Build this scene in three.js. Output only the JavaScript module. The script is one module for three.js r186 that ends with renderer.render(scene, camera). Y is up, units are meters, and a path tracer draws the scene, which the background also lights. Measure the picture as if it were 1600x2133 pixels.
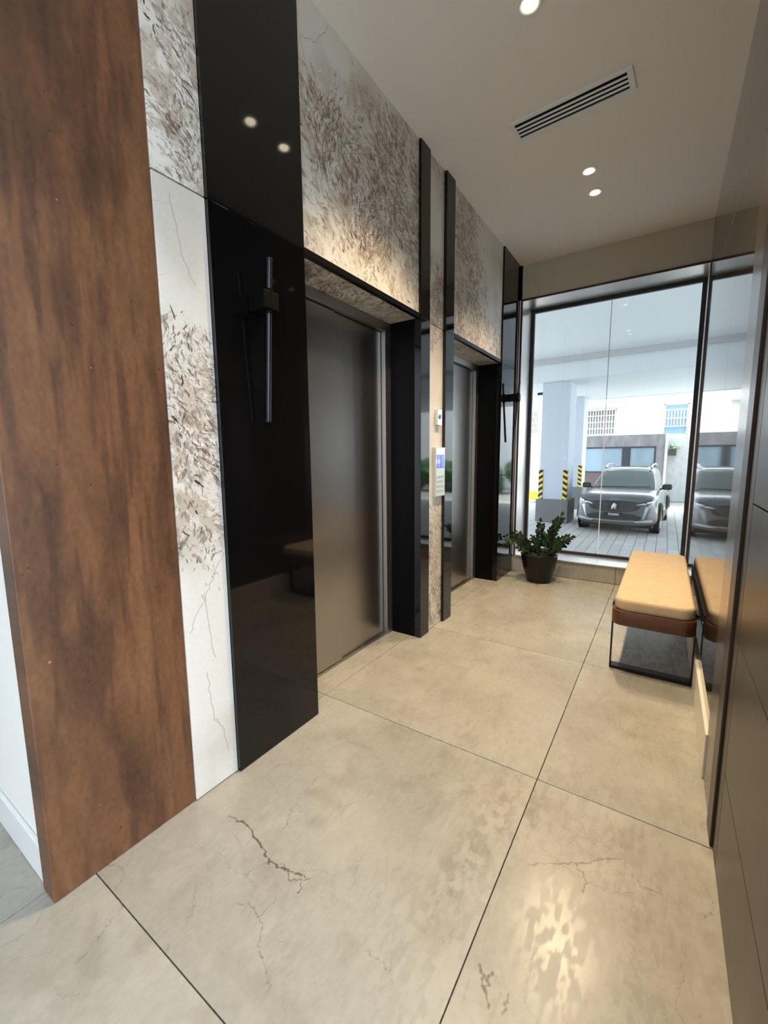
import * as THREE from 'three';
import { RoundedBoxGeometry } from 'three/addons/geometries/RoundedBoxGeometry.js';
import { mergeGeometries, mergeVertices, toCreasedNormals } from 'three/addons/utils/BufferGeometryUtils.js';

// ---------------------------------------------------------------- camera, sky, sun, exposure
const scene = new THREE.Scene();
const camera = new THREE.PerspectiveCamera(2 * Math.atan(1066.5 / 878.2) * 180 / Math.PI, 1600 / 2133, 0.05, 200);
camera.position.set(0.3638, 1.3418, 1.685);
camera.rotation.order = 'YXZ';
camera.rotation.set(-7.4216 * Math.PI / 180, 33.6569 * Math.PI / 180, -0.517 * Math.PI / 180);

scene.background = new THREE.Color().setRGB(4.7, 5.3, 5.9);          // bright even haze
const sun = new THREE.DirectionalLight(new THREE.Color().setRGB(1, 0.95, 0.86), 15);
sun.position.set(-0.45 * 40, 0.85 * 40, -0.16 * 40 - 12); sun.target.position.set(0, 0, -12);
sun.castShadow = true; sun.shadow.mapSize.set(2048, 2048);
Object.assign(sun.shadow.camera, { left: -25, right: 25, top: 25, bottom: -25, near: 1, far: 90 });
scene.add(sun, sun.target);

const renderer = new THREE.WebGLRenderer({ antialias: true });
renderer.toneMapping = THREE.LinearToneMapping;
renderer.toneMappingExposure = 1.0;
renderer.shadowMap.enabled = true;
const LAMP = { cd: 13.5, color: new THREE.Color().setRGB(1, 0.765, 0.48), angle: 0.9, penumbra: 0.6 };

// ---------------------------------------------------------------- measures (metres)
const H = 3.377, ZW = -3.2, XB = -1.079, XS = -1.095, XD = -1.345, HL = 2.277, XR = 0.585, GY = -0.6;

// ---------------------------------------------------------------- helpers
let seed = 12345;
const rnd = () => { seed |= 0; seed = seed + 0x6D2B79F5 | 0; let t = Math.imul(seed ^ seed >>> 15, 1 | seed); t = t + Math.imul(t ^ t >>> 7, 61 | t) ^ t; return ((t ^ t >>> 14) >>> 0) / 4294967296; };
const rr = (a, b) => a + (b - a) * rnd();
const V = (x, y, z) => new THREE.Vector3(x, y, z);
const used = {};
function numbered(n) { used[n] = (used[n] ?? -1) + 1; return used[n] ? `${n}_${String(used[n]).padStart(3, '0')}` : n; }
function tag(o, label, category, group) { o.userData.label = label; if (category) o.userData.category = category; if (group) o.userData.group = group; return o; }
function thing(name, label, category, pos = [0, 0, 0], turn = 0, group) {
  const o = new THREE.Group(); o.name = numbered(name); o.position.set(...pos); o.rotation.y = turn; scene.add(o);
  return tag(o, label, category, group);
}
function struct(name, label) { const o = new THREE.Group(); o.name = numbered(name); o.userData.kind = 'structure'; if (label) o.userData.label = label; scene.add(o); return o; }
function part(name, geo, mat, parent, label) {
  const m = new THREE.Mesh(Array.isArray(geo) ? mergeGeometries(geo.map(g => g.index ? g.toNonIndexed() : g)) : geo, mat);
  m.name = name; m.castShadow = m.receiveShadow = true; if (label) m.userData.label = label;
  parent.add(m); return m;
}
// box from bounds, edges rounded by r, uv in metres by the face's direction
function box(x0, x1, y0, y1, z0, z1, r = 0.002, seg = 1) {
  const w = x1 - x0, h = y1 - y0, d = z1 - z0;
  const g = r > 0 ? new RoundedBoxGeometry(w, h, d, seg, Math.min(r, w / 2.01, h / 2.01, d / 2.01)) : new THREE.BoxGeometry(w, h, d);
  g.translate((x0 + x1) / 2, (y0 + y1) / 2, (z0 + z1) / 2);
  return uvBox(g);
}
function uvBox(g, s = 1, ou = 0, ov = 0) {
  const p = g.attributes.position, n = g.attributes.normal, uv = new Float32Array(p.count * 2);
  for (let i = 0; i < p.count; i++) {
    const ax = Math.abs(n.getX(i)), ay = Math.abs(n.getY(i)), az = Math.abs(n.getZ(i));
    let u, v;
    if (ax >= ay && ax >= az) { u = -p.getZ(i); v = p.getY(i); } else if (ay >= az) { u = p.getX(i); v = -p.getZ(i); } else { u = p.getX(i); v = p.getY(i); }
    uv[2 * i] = u * s + ou; uv[2 * i + 1] = v * s + ov;
  }
  g.setAttribute('uv', new THREE.BufferAttribute(uv, 2)); return g;
}
// uv of a panel: 0..1 over the given range of (-z, y) [axis x], (x, -z) [axis y] or (x, y) [axis z]
function uvFit(g, axis, a0, a1, b0, b1) {
  const p = g.attributes.position, uv = new Float32Array(p.count * 2);
  for (let i = 0; i < p.count; i++) {
    const a = axis === 'x' ? -p.getZ(i) : p.getX(i), b = axis === 'y' ? -p.getZ(i) : p.getY(i);
    uv[2 * i] = (a - a0) / (a1 - a0); uv[2 * i + 1] = (b - b0) / (b1 - b0);
  }
  g.setAttribute('uv', new THREE.BufferAttribute(uv, 2)); return g;
}
function cyl(r0, r1, h, seg = 20, open = false) { return new THREE.CylinderGeometry(r0, r1, h, seg, 1, open); }
function tube(pts, r, seg = 16, rad = 8) { return new THREE.TubeGeometry(new THREE.CatmullRomCurve3(pts), seg, r, rad, false); }
function bar(a, b, r, rad = 8) { const g = cyl(r, r, a.distanceTo(b), rad); g.applyQuaternion(new THREE.Quaternion().setFromUnitVectors(V(0, 1, 0), b.clone().sub(a).normalize())); const c = a.clone().add(b).multiplyScalar(0.5); return g.translate(c.x, c.y, c.z); }
const lin = (r, g, b) => new THREE.Color().setRGB(r, g, b);
const mat = (c, rough = 0.6, metal = 0, extra = {}) => new THREE.MeshStandardMaterial({ color: Array.isArray(c) ? lin(...c) : new THREE.Color(c), roughness: rough, metalness: metal, ...extra });
const phys = (c, rough, metal, extra) => new THREE.MeshPhysicalMaterial({ color: Array.isArray(c) ? lin(...c) : new THREE.Color(c), roughness: rough, metalness: metal, ...extra });

// value noise
function makeNoise(s) {
  const N = 256, t = new Float32Array(N * N); let q = s * 7919 + 17;
  for (let i = 0; i < t.length; i++) { q = Math.imul(q ^ (q >>> 15), 2246822519) + 374761393 | 0; t[i] = ((q ^ (q >>> 13)) >>> 0) / 4294967296; }
  const at = (x, y) => t[((y & 255) << 8) | (x & 255)];
  const n = (x, y) => { const xi = Math.floor(x), yi = Math.floor(y); let fx = x - xi, fy = y - yi; fx = fx * fx * (3 - 2 * fx); fy = fy * fy * (3 - 2 * fy); const a = at(xi, yi), b = at(xi + 1, yi), c = at(xi, yi + 1), d = at(xi + 1, yi + 1); return a + (b - a) * fx + (c - a) * fy + (a - b - c + d) * fx * fy; };
  n.fbm = (x, y, o = 4) => { let s2 = 0, a = 0.5, w = 0; for (let i = 0; i < o; i++) { s2 += a * n(x, y); w += a; x = x * 2.03 + 11.3; y = y * 2.03 + 5.7; a *= 0.5; } return s2 / w; };
  return n;
}
function canvasOf(w, h) { const c = document.createElement('canvas'); c.width = w; c.height = h; return c; }
function paint(c, f) {
  const x = c.getContext('2d'), im = x.getImageData(0, 0, c.width, c.height), d = im.data;
  for (let j = 0; j < c.height; j++) for (let i = 0; i < c.width; i++) { const o = (j * c.width + i) * 4, v = f(i, j); d[o] = v[0]; d[o + 1] = v[1]; d[o + 2] = v[2]; d[o + 3] = 255; }
  x.putImageData(im, 0, 0); return x;
}
function tex(c, srgb = true, repeat) {
  const t = new THREE.CanvasTexture(c); if (srgb) t.colorSpace = THREE.SRGBColorSpace;
  t.wrapS = t.wrapT = repeat ? THREE.RepeatWrapping : THREE.ClampToEdgeWrapping; t.magFilter = THREE.LinearFilter; t.anisotropy = 16;
  if (repeat) t.repeat.set(...repeat); return t;
}
const mix = (a, b, t) => a.map((v, i) => v + (b[i] - v) * t);
const clamp = (v, a = 0, b = 1) => Math.min(b, Math.max(a, v));
const sst = (a, b, v) => { v = clamp((v - a) / (b - a)); return v * v * (3 - 2 * v); };

// ---------------------------------------------------------------- printed / quarried surfaces
// feathered marble: pale ground, flakes of brown mica where dens(u, v) is high (u along the panel, v up), thin veins
function marble(w, h, ppm, dens, s, veins = [], sc = 1) {
  const W = Math.round(w * ppm), Hh = Math.round(h * ppm), c = canvasOf(W, Hh), n = makeNoise(s), m2 = makeNoise(s + 50);
  const x = paint(c, (i, j) => {
    const X = i / ppm, Y = j / ppm, u = i / W, v = 1 - j / Hh;
    const wx = X + 0.09 * n.fbm(X * 6, Y * 6, 3), wy = Y + 0.09 * m2.fbm(X * 6, Y * 6, 3);
    const a = n.fbm(wx * 3.1, wy * 2.4, 4), b = m2.fbm(wx * 17, wy * 13, 3), D = dens(u, v);
    let k = mix([218, 216, 211], [200, 196, 189], sst(0.35, 0.65, a));
    k = mix(k, [176, 164, 150], D * sst(0.42, 0.6, b) * 0.8);
    const f = (n(X * 180, Y * 180) - 0.5) * 6; return [k[0] + f, k[1] + f, k[2] + f];
  });
  seed = s * 101 + 7;
  const flake = (px, py, L, wd, a, col, edge) => {
    x.fillStyle = col; x.beginPath(); const ca = Math.cos(a), sa = Math.sin(a), bend = rr(-0.5, 0.5) * L, q = (t, o) => { const lx = t * L, ly = o * wd + bend * (t * t - 0.25); return [px + lx * ca - ly * sa, py + lx * sa + ly * ca]; };
    const top = [], bot = []; const K = 6;
    for (let k = 0; k <= K; k++) { const t = -0.5 + k / K, e = Math.sqrt(Math.max(0, 1 - 4 * t * t)); top.push(q(t, e * rr(0.2, 1.15))); bot.unshift(q(t, -e * rr(0.2, 1.15))); }
    [...top, ...bot].forEach((p, k) => k ? x.lineTo(...p) : x.moveTo(...p)); x.closePath(); x.fill();
    if (edge) { x.strokeStyle = edge; x.lineWidth = ppm * rr(0.0006, 0.0016); x.stroke(); }
  };
  const cols = ['104,85,70', '82,67,58', '126,108,92', '138,125,112', '68,56,52', '110,98,93', '148,128,106', '90,73,70'];
  // clumps: where the mica gathers, and which way it lies
  const clump = (X, Y) => sst(0.40, 0.60, n.fbm(X * 5.5 / sc + 3, Y * 4.2 / sc, 4)), lie = (X, Y) => 1.02 + (m2.fbm(X * 4.5, Y * 4.5, 3) - 0.5) * 4.2;
  for (let pass = 0; pass < 4; pass++) {
    const N = Math.round(w * h * [1500, 3600, 520, 2600][pass] / sc ** 1.6);
    for (let k = 0; k < N; k++) {
      const u = rnd(), v = rnd(), X = u * w, Y = (1 - v) * h, keep = rnd(), pick = rnd(), big = rnd() ** 2, al = rr(0.35, 0.85), tw = rr(-0.7, 0.7), D = dens(u, v), cl = clump(X, Y);
      if (keep > D * (pass === 2 ? 0.8 : pass === 0 ? 0.3 + 0.6 * cl : 0.12 + 0.88 * cl)) continue;
      const a = lie(X, Y) + tw, col = cols[Math.floor(pick * cols.length)];
      if (pass === 0) flake(X * ppm, Y * ppm, ppm * sc * (0.025 + 0.07 * big), ppm * sc * (0.006 + 0.016 * big), a, `rgba(${col},${al * 0.45})`);
      else if (pass === 1) flake(X * ppm, Y * ppm, ppm * sc * (0.012 + 0.045 * big), ppm * sc * (0.0022 + 0.005 * big), a, `rgba(${col},${al})`);
      else if (pass === 2) flake(X * ppm, Y * ppm, ppm * sc * (0.025 + 0.055 * big), ppm * sc * (0.007 + 0.013 * big), a, `rgba(218,215,209,${al})`, 'rgba(110,97,88,0.55)');
      else flake(X * ppm, Y * ppm, ppm * sc * (0.008 + 0.03 * big), ppm * sc * (0.0015 + 0.0035 * big), a, pick < 0.3 ? `rgba(226,222,214,${al})` : pick < 0.6 ? `rgba(54,45,42,${al})` : `rgba(${col},${al})`);
    }
  }
  for (let k = 0; k < w * h * 60; k++) { const u = rnd(), v = rnd(), L = rr(0.015, 0.07), wd = rr(0.002, 0.006), a = rr(0.2, 1.7); if (rnd() < dens(u, v) * 0.8) flake(u * W, (1 - v) * Hh, L * ppm, wd * ppm, a, 'rgba(44,37,33,0.88)'); }
  const vein = (p, wdt, al) => { x.strokeStyle = `rgba(112,100,90,${al})`; x.lineWidth = wdt; x.beginPath(); let [ax, ay] = p[0]; x.moveTo(ax * W, (1 - ay) * Hh); for (let k = 1; k < p.length; k++) { const [bx, by] = p[k]; for (let t = 1; t <= 8; t++) { const q = t / 8, jx = t < 8 ? rr(-0.006, 0.006) * ppm : 0, jy = t < 8 ? rr(-0.006, 0.006) * ppm : 0; x.lineTo((ax + (bx - ax) * q) * W + jx, (1 - ay - (by - ay) * q) * Hh + jy); } ax = bx; ay = by; } x.stroke(); };
  for (const v of veins) vein(v, ppm * 0.0022, 0.6);
  for (let k = 0; k < w * h * 9; k++) { let a = rr(0, 6.28), px = rnd(), py = rnd(); const p = [[px, py]]; for (let q = 0; q < 6; q++) { a += rr(-0.6, 0.6); px += Math.cos(a) * 0.06 / w; py += Math.sin(a) * 0.06 / h; p.push([px, py]); } vein(p, ppm * rr(0.0008, 0.0016), rr(0.15, 0.42)); }
  return tex(c);
}
// rust-brown timber-look board
function rustBoard(w, h, ppm) {
  const W = Math.round(w * ppm), Hh = Math.round(h * ppm), c = canvasOf(W, Hh), n = makeNoise(3), m2 = makeNoise(9);
  const x = paint(c, (i, j) => {
    const X = i / ppm, Y = j / ppm;
    const a = n.fbm(X * 11 + m2(X * 20, Y * 6) * 0.5, Y * 2.6, 5), b = m2.fbm(X * 34, Y * 3.2, 4), g = n.fbm(X * 120, Y * 60, 3);
    let k = mix([76, 50, 33], [106, 71, 46], sst(0.28, 0.72, a));
    k = mix(k, [58, 37, 25], sst(0.5, 0.8, b) * 0.5);
    k = mix(k, [124, 88, 59], sst(0.56, 0.78, n.fbm(X * 18 + 40, Y * 3.6, 4)) * 0.5);
    const f = (g - 0.5) * 20; return [k[0] + f, k[1] + f * 0.8, k[2] + f * 0.6];
  });
  seed = 77;
  for (let k = 0; k < 34; k++) { x.fillStyle = rnd() < 0.75 ? 'rgba(36,22,14,0.8)' : 'rgba(196,160,122,0.6)'; x.beginPath(); x.ellipse(rnd() * W, rnd() * Hh, rr(0.6, 2), rr(0.8, 2.6), rr(0, 3), 0, 7); x.fill(); }
  return tex(c);
}
// stone-look floor tile: clouds, worn scuffs, cracks given in tile coordinates (0..1, z away is up)
function floorTile(s, cracks = [], scuffs = []) {
  const S = 1024, c = canvasOf(S, S), n = makeNoise(s), m2 = makeNoise(s + 31), r = canvasOf(S, S);
  const blot = (i, j) => { let d = 0; for (const [u, v, ru, rv, k] of scuffs) { const q = ((i / S - u) / ru) ** 2 + ((1 - j / S - v) / rv) ** 2; d += k * Math.exp(-q); } return d; };
  const x = paint(c, (i, j) => {
    const X = i / S * 1.2, Y = j / S * 1.2, w = n.fbm(X * 4, Y * 4, 3);
    const a = n.fbm(X * 2.3 + w, Y * 2.3 + w * 0.7, 5), b = m2.fbm(X * 9 + w * 2, Y * 9, 4), g = m2.fbm(X * 70, Y * 70, 2);
    let k = mix([169, 166, 157], [158, 155, 146], sst(0.3, 0.7, a));
    k = mix(k, [144, 138, 127], sst(0.5, 0.8, b) * 0.45);
    k = mix(k, [180, 176, 166], sst(0.55, 0.8, n.fbm(X * 7 + 9, Y * 7, 4)) * 0.4);
    k = mix(k, [130, 121, 108], clamp(blot(i, j) * sst(0.44, 0.6, m2.fbm(X * 46, Y * 34, 4))));
    const f = (g - 0.5) * 9; return [k[0] + f, k[1] + f, k[2] + f];
  });
  seed = s * 13 + 5;
  const line = (p, wd, al) => { x.strokeStyle = `rgba(92,84,74,${al})`; x.lineCap = 'round'; let [ax, ay] = p[0]; for (let k = 1; k < p.length; k++) { const [bx, by] = p[k]; let qx = ax * S, qy = (1 - ay) * S; for (let t = 1; t <= 6; t++) { const q = t / 6, nx = (ax + (bx - ax) * q) * S + rr(-5, 5), ny = (1 - ay - (by - ay) * q) * S + rr(-5, 5); x.lineWidth = wd * rr(0.4, 1.5); x.beginPath(); x.moveTo(qx, qy); x.lineTo(nx, ny); x.stroke(); qx = nx; qy = ny; } ax = bx; ay = by; } };
  for (const [p, wd, al] of cracks) line(p, wd, al);
  for (let k = 0; k < 44; k++) { let a = rr(0, 6.28), px = rnd(), py = rnd(); const p = [[px, py]]; const q2 = 2 + Math.floor(rnd() * 6); for (let q = 0; q < q2; q++) { a += rr(-0.7, 0.7); px += Math.cos(a) * 0.035; py += Math.sin(a) * 0.035; p.push([px, py]); } line(p, rr(0.8, 2.2), rr(0.12, 0.4)); }
  paint(r, (i, j) => { const X = i / S * 1.2, Y = j / S * 1.2, st = m2.fbm(X * 70, Y * 24, 4), v = 92 + 60 * n.fbm(X * 6, Y * 6, 4) + 50 * sst(0.4, 0.6, st); return [v, v, v]; });
  const t1 = tex(c), t2 = tex(r, false); t1.wrapS = t1.wrapT = t2.wrapS = t2.wrapT = THREE.MirroredRepeatWrapping; return { map: t1, rough: t2 };
}
function speckle(base, amp, s, S = 256) { const n = makeNoise(s), c = canvasOf(S, S); paint(c, (i, j) => { const f = (n.fbm(i / S * 16, j / S * 16, 4) - 0.5) * amp + (n(i * 0.9, j * 0.9) - 0.5) * amp * 0.5; return base.map(v => v + f); }); return c; }

// materials shared across the hall
const M = {
  granite: phys([0.003, 0.003, 0.0035], 0.05, 0, { ior: 1.46 }), jamb: phys([0.003, 0.003, 0.0035], 0.3, 0, { specularIntensity: 0.12 }),
  blackEdge: phys([0.004, 0.004, 0.005], 0.3, 0, { specularIntensity: 0.4 }),
  paint: mat([0.66, 0.62, 0.54], 0.9), whitePaint: mat([0.82, 0.82, 0.8], 0.8),
  dark: mat([0.012, 0.011, 0.01], 0.7), steel: phys([0.43, 0.41, 0.39], 0.31, 1, {}), steelFrame: mat([0.36, 0.35, 0.34], 0.42, 1),
  bronze: phys([0.2, 0.145, 0.1], 0.33, 0.5, { specularIntensity: 0.6 }), bronzeStrip: mat([0.22, 0.18, 0.15], 0.24, 0.9), darkBronze: mat([0.03, 0.018, 0.012], 0.35, 0.4),
  polished: phys([0.03, 0.024, 0.018], 0.04, 0, { ior: 1.52 }), glass: phys([1, 1, 1], 0, 0, { transmission: 1, thickness: 0, ior: 1.5, specularIntensity: 0.8, side: THREE.DoubleSide }),
  frame: mat([0.72, 0.7, 0.69], 0.28, 0.9), sill: mat([0.78, 0.8, 0.82], 0.3, 0.8), gasket: mat([0.008, 0.007, 0.008], 0.5), frameEdge: mat([0.05, 0.025, 0.018], 0.4, 0.3), seal: mat([0.9, 0.92, 0.92], 0.5),
  chrome: mat([0.8, 0.8, 0.8], 0.12, 1), black: mat([0.004, 0.004, 0.0045], 0.45), matte: phys([0.003, 0.003, 0.003], 0.6, 0, { specularIntensity: 0.1 }), grout: mat([0.15, 0.125, 0.095], 0.9),
};
{ const n = makeNoise(61), c = canvasOf(512, 512); paint(c, (i, j) => { const f = n.fbm(i * 0.02, j * 0.004, 4), v = 150 + 90 * f + (n(i * 0.6, j * 0.05) - 0.5) * 26; return [v, v * 0.97, v * 0.93]; }); M.bronze.map = tex(c, true, [1, 0.5]); M.bronze.color = lin(0.1, 0.072, 0.05); }

// ---------------------------------------------------------------- floor
{
  const fl = struct('floor', 'large beige stone look porcelain floor tiles with thin dark joints');
  part('screed', box(-4.7, 0.62, -0.3, -0.012, ZW - 0.1, 5.6, 0), M.grout, fl);
  const xs = [-4.7, -3.57, -2.37, -1.172, 0, XR], zs = [-3.2, -1.19, 0, 1.2, 2.4, 3.6, 5.5];
  // cracks measured on the floor, in tile shares (u across, v away)
  const A = (x, z) => [(x + 1.172) / 1.172, (1.2 - z) / 1.2], B = (x, z) => [x / 1.172, (1.2 - z) / 1.2];
  const crackA = [[[A(-0.931, 0.824), A(-0.839, 0.809), A(-0.722, 0.842), A(-0.66, 0.864), A(-0.581, 0.852), A(-0.512, 0.835)], 5, 0.75], [[A(-0.66, 0.864), A(-0.69, 0.93)], 2, 0.5], [[A(-0.53, 0.84), A(-0.5, 0.885)], 3, 0.6], [[A(-0.84, 0.86), A(-0.74, 0.9)], 1.5, 0.4], [[A(-0.62, 0.845), A(-0.55, 0.87), A(-0.5, 0.83)], 3, 0.5], [[A(-0.55, 0.93), A(-0.55, 1.0)], 2, 0.4]];
  const crackB = [[[B(0.068, 0.399), B(0.14, 0.35), B(0.215, 0.3), B(0.33, 0.2)], 4, 0.45], [[B(0.2, 0.31), B(0.24, 0.36), B(0.235, 0.4)], 4, 0.5], [[B(0.175, 0.26), B(0.18, 0.2)], 2, 0.4], [[B(0.037, 0.754), B(0.066, 0.796), B(0.07, 0.75)], 5, 0.6], [[B(0.066, 0.796), B(0.09, 0.83)], 4, 0.5], [[B(0.12, 0.772), B(0.12, 0.82)], 4, 0.5], [[B(0.38, 0.28), B(0.44, 0.27)], 2, 0.4]];
  const T = [floorTile(21, [[[[0.05, 0.1], [0.2, 0.24], [0.42, 0.3], [0.6, 0.42]], 2.4, 0.4], [[[0.55, 0.1], [0.62, 0.16], [0.7, 0.1]], 2, 0.4]]), floorTile(34, [[[[0.1, 0.6], [0.3, 0.55], [0.5, 0.6]], 2, 0.35]]), floorTile(47, crackA, [[0.93, 0.75, 0.06, 0.25, 0.42], [0.88, 0.5, 0.05, 0.2, 0.3], [0.55, 0.3, 0.12, 0.06, 0.15]]), floorTile(58, crackB, [[0.03, 0.85, 0.05, 0.12, 0.4], [0.33, 0.6, 0.05, 0.2, 0.25], [0.28, 0.88, 0.05, 0.05, 0.3]])];
  const tm = T.map(t => { const m = phys([1, 1, 1], 1, 0, { ior: 1.5 }); m.map = t.map; m.roughnessMap = t.rough; m.roughness = 0.52; return m; });
  for (let i = 0; i < xs.length - 1; i++) for (let j = 0; j < zs.length - 1; j++) {
    const x0 = xs[i], x1 = xs[i + 1], z0 = zs[j], z1 = zs[j + 1];
    if (x1 <= -1.5 && z1 <= 1.3) continue;
    const g = box(x0 + 0.0017, x1 - 0.0017, -0.012, 0, z0 + 0.0017, z1 - 0.0017, 0.0012);
    const k = (x0 === -1.172 && z0 === 0) ? 2 : (x0 === 0 && z0 === 0) ? 3 : (i * 2 + j) % 2;
    const wu = Math.max(x1 - x0, 1.172), sp = Math.max(z1 - z0, 1.2), fl2 = k < 2 && (i + j) % 3 === 0;
    uvFit(g, 'y', fl2 ? x1 : x0, fl2 ? x1 - wu : x0 + wu, -z1, -z1 + 1.2);
    part('tile', g, tm[k], fl);
  }
  var floorStone = tm;
}

// ---------------------------------------------------------------- ceiling and plain walls
{
  const ce = struct('ceiling', 'flat off-white painted ceiling');
  const g = box(-4.9, 0.9, H, H + 0.2, ZW - 0.1, 5.7, 0);
  part('ceiling_board', g, mat([0.8, 0.78, 0.73], 0.92), ce);
  const wb = struct('wall_back', 'white wall behind the viewer'); part('plaster', box(-4.9, 0.9, -0.3, H, 5.5, 5.7, 0), M.whitePaint, wb);
  const wo = struct('wall_outer', 'white end wall of the entrance hall'); part('plaster', box(-4.9, -4.7, -0.3, H, 1.1, 5.5, 0), M.whitePaint, wo);
  const w2 = struct('wall_side', 'white wall facing the viewer beside the rust brown board');
  part('plaster', box(-4.7, -1.19, 0, H, 1.1, 1.295, 0), M.whitePaint, w2);
  const bl = struct('baseboard_left', 'white skirting along the white wall'); part('skirting', box(-4.7, -1.19, 0.001, 0.13, 1.295, 1.309, 0.004), mat([0.78, 0.79, 0.8], 0.4), bl);
}

// ---------------------------------------------------------------- left wall: cladding of marble, black granite and the rust brown board
const jambs = [];
{
  const w = struct('wall_left', 'lift wall clad in feathered marble, black granite and a rust brown board');
  part('backing_wall', [box(-1.95, -1.43, 0, H, ZW, 1.1, 0), box(-1.43, -1.12, HL + 0.03, H, ZW, 0.85, 0), box(-1.43, -1.12, 0, HL + 0.03, 0.16, 1.1, 0), box(-1.43, -1.12, 0, HL + 0.03, -1.46, -0.99, 0), box(-1.43, -1.12, 0, HL + 0.03, ZW, -2.68, 0)], M.dark, w);
  // board
  const bz0 = 0.846, bz1 = 1.315, rb = rustBoard(0.47, H, 560);
  const bm = mat([1, 1, 1], 0.48); bm.map = rb;
  part('wood_panel', uvFit(box(-1.185, -1.1, 0.001, H, bz0, bz1, 0.004, 2), 'x', -bz1, -bz0, 0, H), bm, w, 'rust brown streaked board at the end of the wall');
  const stone = (z0, z1, y0, y1, dens, s, veins, x1 = XS, x0 = XS - 0.025) => {
    const t = marble(z1 - z0, y1 - y0, 620, dens, s, veins, z1 - z0 < 0.3 ? 0.68 : 0.9), m = phys([1, 1, 1], 0.32, 0, { ior: 1.5 }); m.map = t;
    return part('marble_panel', uvFit(box(x0, x1, y0, y1, z0, z1, 0.0015), 'x', -z1, -z0, y0, y1), m, w);
  };
  const bump = (v, a, b, e = 0.06) => sst(a - e, a + e, v) * (1 - sst(b - e, b + e, v));
  stone(0.653, 0.846, 2.286, H, (u, v) => clamp(0.75 + 0.2 * u), 301);
  stone(0.653, 0.846, 0.004, 2.28, (u, v) => clamp(1.0 * bump(v, 0.46, 0.66, 0.07) + 0.55 * bump(v, 0.66, 0.79, 0.04) + 0.1 * bump(v, 0.36, 0.46)), 302, [[[0.1, 0.30], [0.5, 0.36], [0.95, 0.42]], [[0.45, 0.36], [0.55, 0.27], [0.62, 0.24]], [[0.4, 0.22], [0.5, 0.13], [0.7, 0.1], [0.8, 0.05]], [[0.3, 0.98], [0.45, 0.9], [0.7, 0.86]]]);
  stone(-0.954, 0.156, HL + 0.03, H, (u, v) => { const e = v + 0.35 * (0.5 - u); return clamp(0.95 * (1 - sst(0.62, 0.9, v - 0.28 * (u - 0.3))) * (0.35 + 0.65 * sst(0.0, 0.25, v)) + 0.9 * bump(u, 0.36, 0.98, 0.1) * bump(v, 0.3, 0.93, 0.06)); }, 303, [[[0.2, 0.98], [0.12, 0.86], [0.03, 0.82], [0.06, 0.72], [0.16, 0.66], [0.2, 0.6]], [[0.25, 0.86], [0.33, 0.8], [0.34, 0.74]], [[0.5, 0.06], [0.62, 0.16], [0.6, 0.28]]]);
  stone(-1.333, -1.089, 2.286, H, (u, v) => clamp(0.9 * (1 - sst(0.3, 0.5, v)) + 0.5 * sst(0.85, 1, v)), 304);
  stone(-1.333, -1.089, 0.004, 2.28, (u, v) => clamp(0.95 * bump(v, 0.02, 0.42, 0.04) * (0.3 + 0.7 * (1 - sst(0.26, 0.42, v)) + 0.3 * u) + 0.6 * sst(0.88, 0.96, v)), 305, [[[0.1, 0.66], [0.6, 0.74], [0.9, 0.82]]]);
  stone(-2.661, -1.48, HL + 0.03, H, (u, v) => clamp(0.95 * bump(u, 0.02, 0.42, 0.14) + 0.6 * (1 - sst(0.05, 0.4, v)) + 0.5 * bump(u, 0.3, 0.62, 0.1) * (1 - v)), 306);
  // granite panels (upper and lower pieces)
  const gran = (z0, z1, x1, split = true, x0 = -1.13) => { if (split) { part('granite_panel', box(x0, x1, 0.001, 2.277, z0, z1, 0.0015), M.granite, w); part('granite_panel', box(x0, x1, 2.2795, H, z0, z1, 0.0015), M.granite, w); } else part('granite_panel', box(x0, x1, 0.001, H, z0, z1, 0.0015), M.granite, w); };
  gran(0.158, 0.652, XB); gran(-1.088, -0.956, XB); gran(-1.478, -1.335, XB + 0.006); gran(ZW, -2.663, XB);
  // linings of the two openings: side panels, marble soffits, black edge trims
  for (const [z0, z1] of [[-0.956, 0.158], [-2.663, -1.478]]) {
    part('granite_jamb', box(-1.43, -1.13, 0.001, HL, z0 - 0.024, z0, 0.001), M.jamb, w); part('granite_jamb', box(-1.43, -1.13, 0.001, HL, z1, z1 + 0.02, 0.001), M.jamb, w);
    part('lintel_trim', box(-1.12, XS + 0.006, HL, HL + 0.03, z0, z1, 0.002), M.blackEdge, w, 'black edge strip under the marble');
    const t = marble(z1 - z0, 0.29, 620, () => 0.85, 310 + Math.round(-z0)), m = phys([1, 1, 1], 0.32, 0, {}); m.map = t;
    const g = box(-1.43, -1.122, HL, HL + 0.028, z0, z1, 0.001), p = g.attributes.position, uv = g.attributes.uv;
    for (let i = 0; i < p.count; i++) uv.setXY(i, (z1 - p.getZ(i)) / (z1 - z0), (p.getX(i) + 1.43) / 0.31);
    part('soffit_panel', g, m, w);
  }
}

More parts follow.
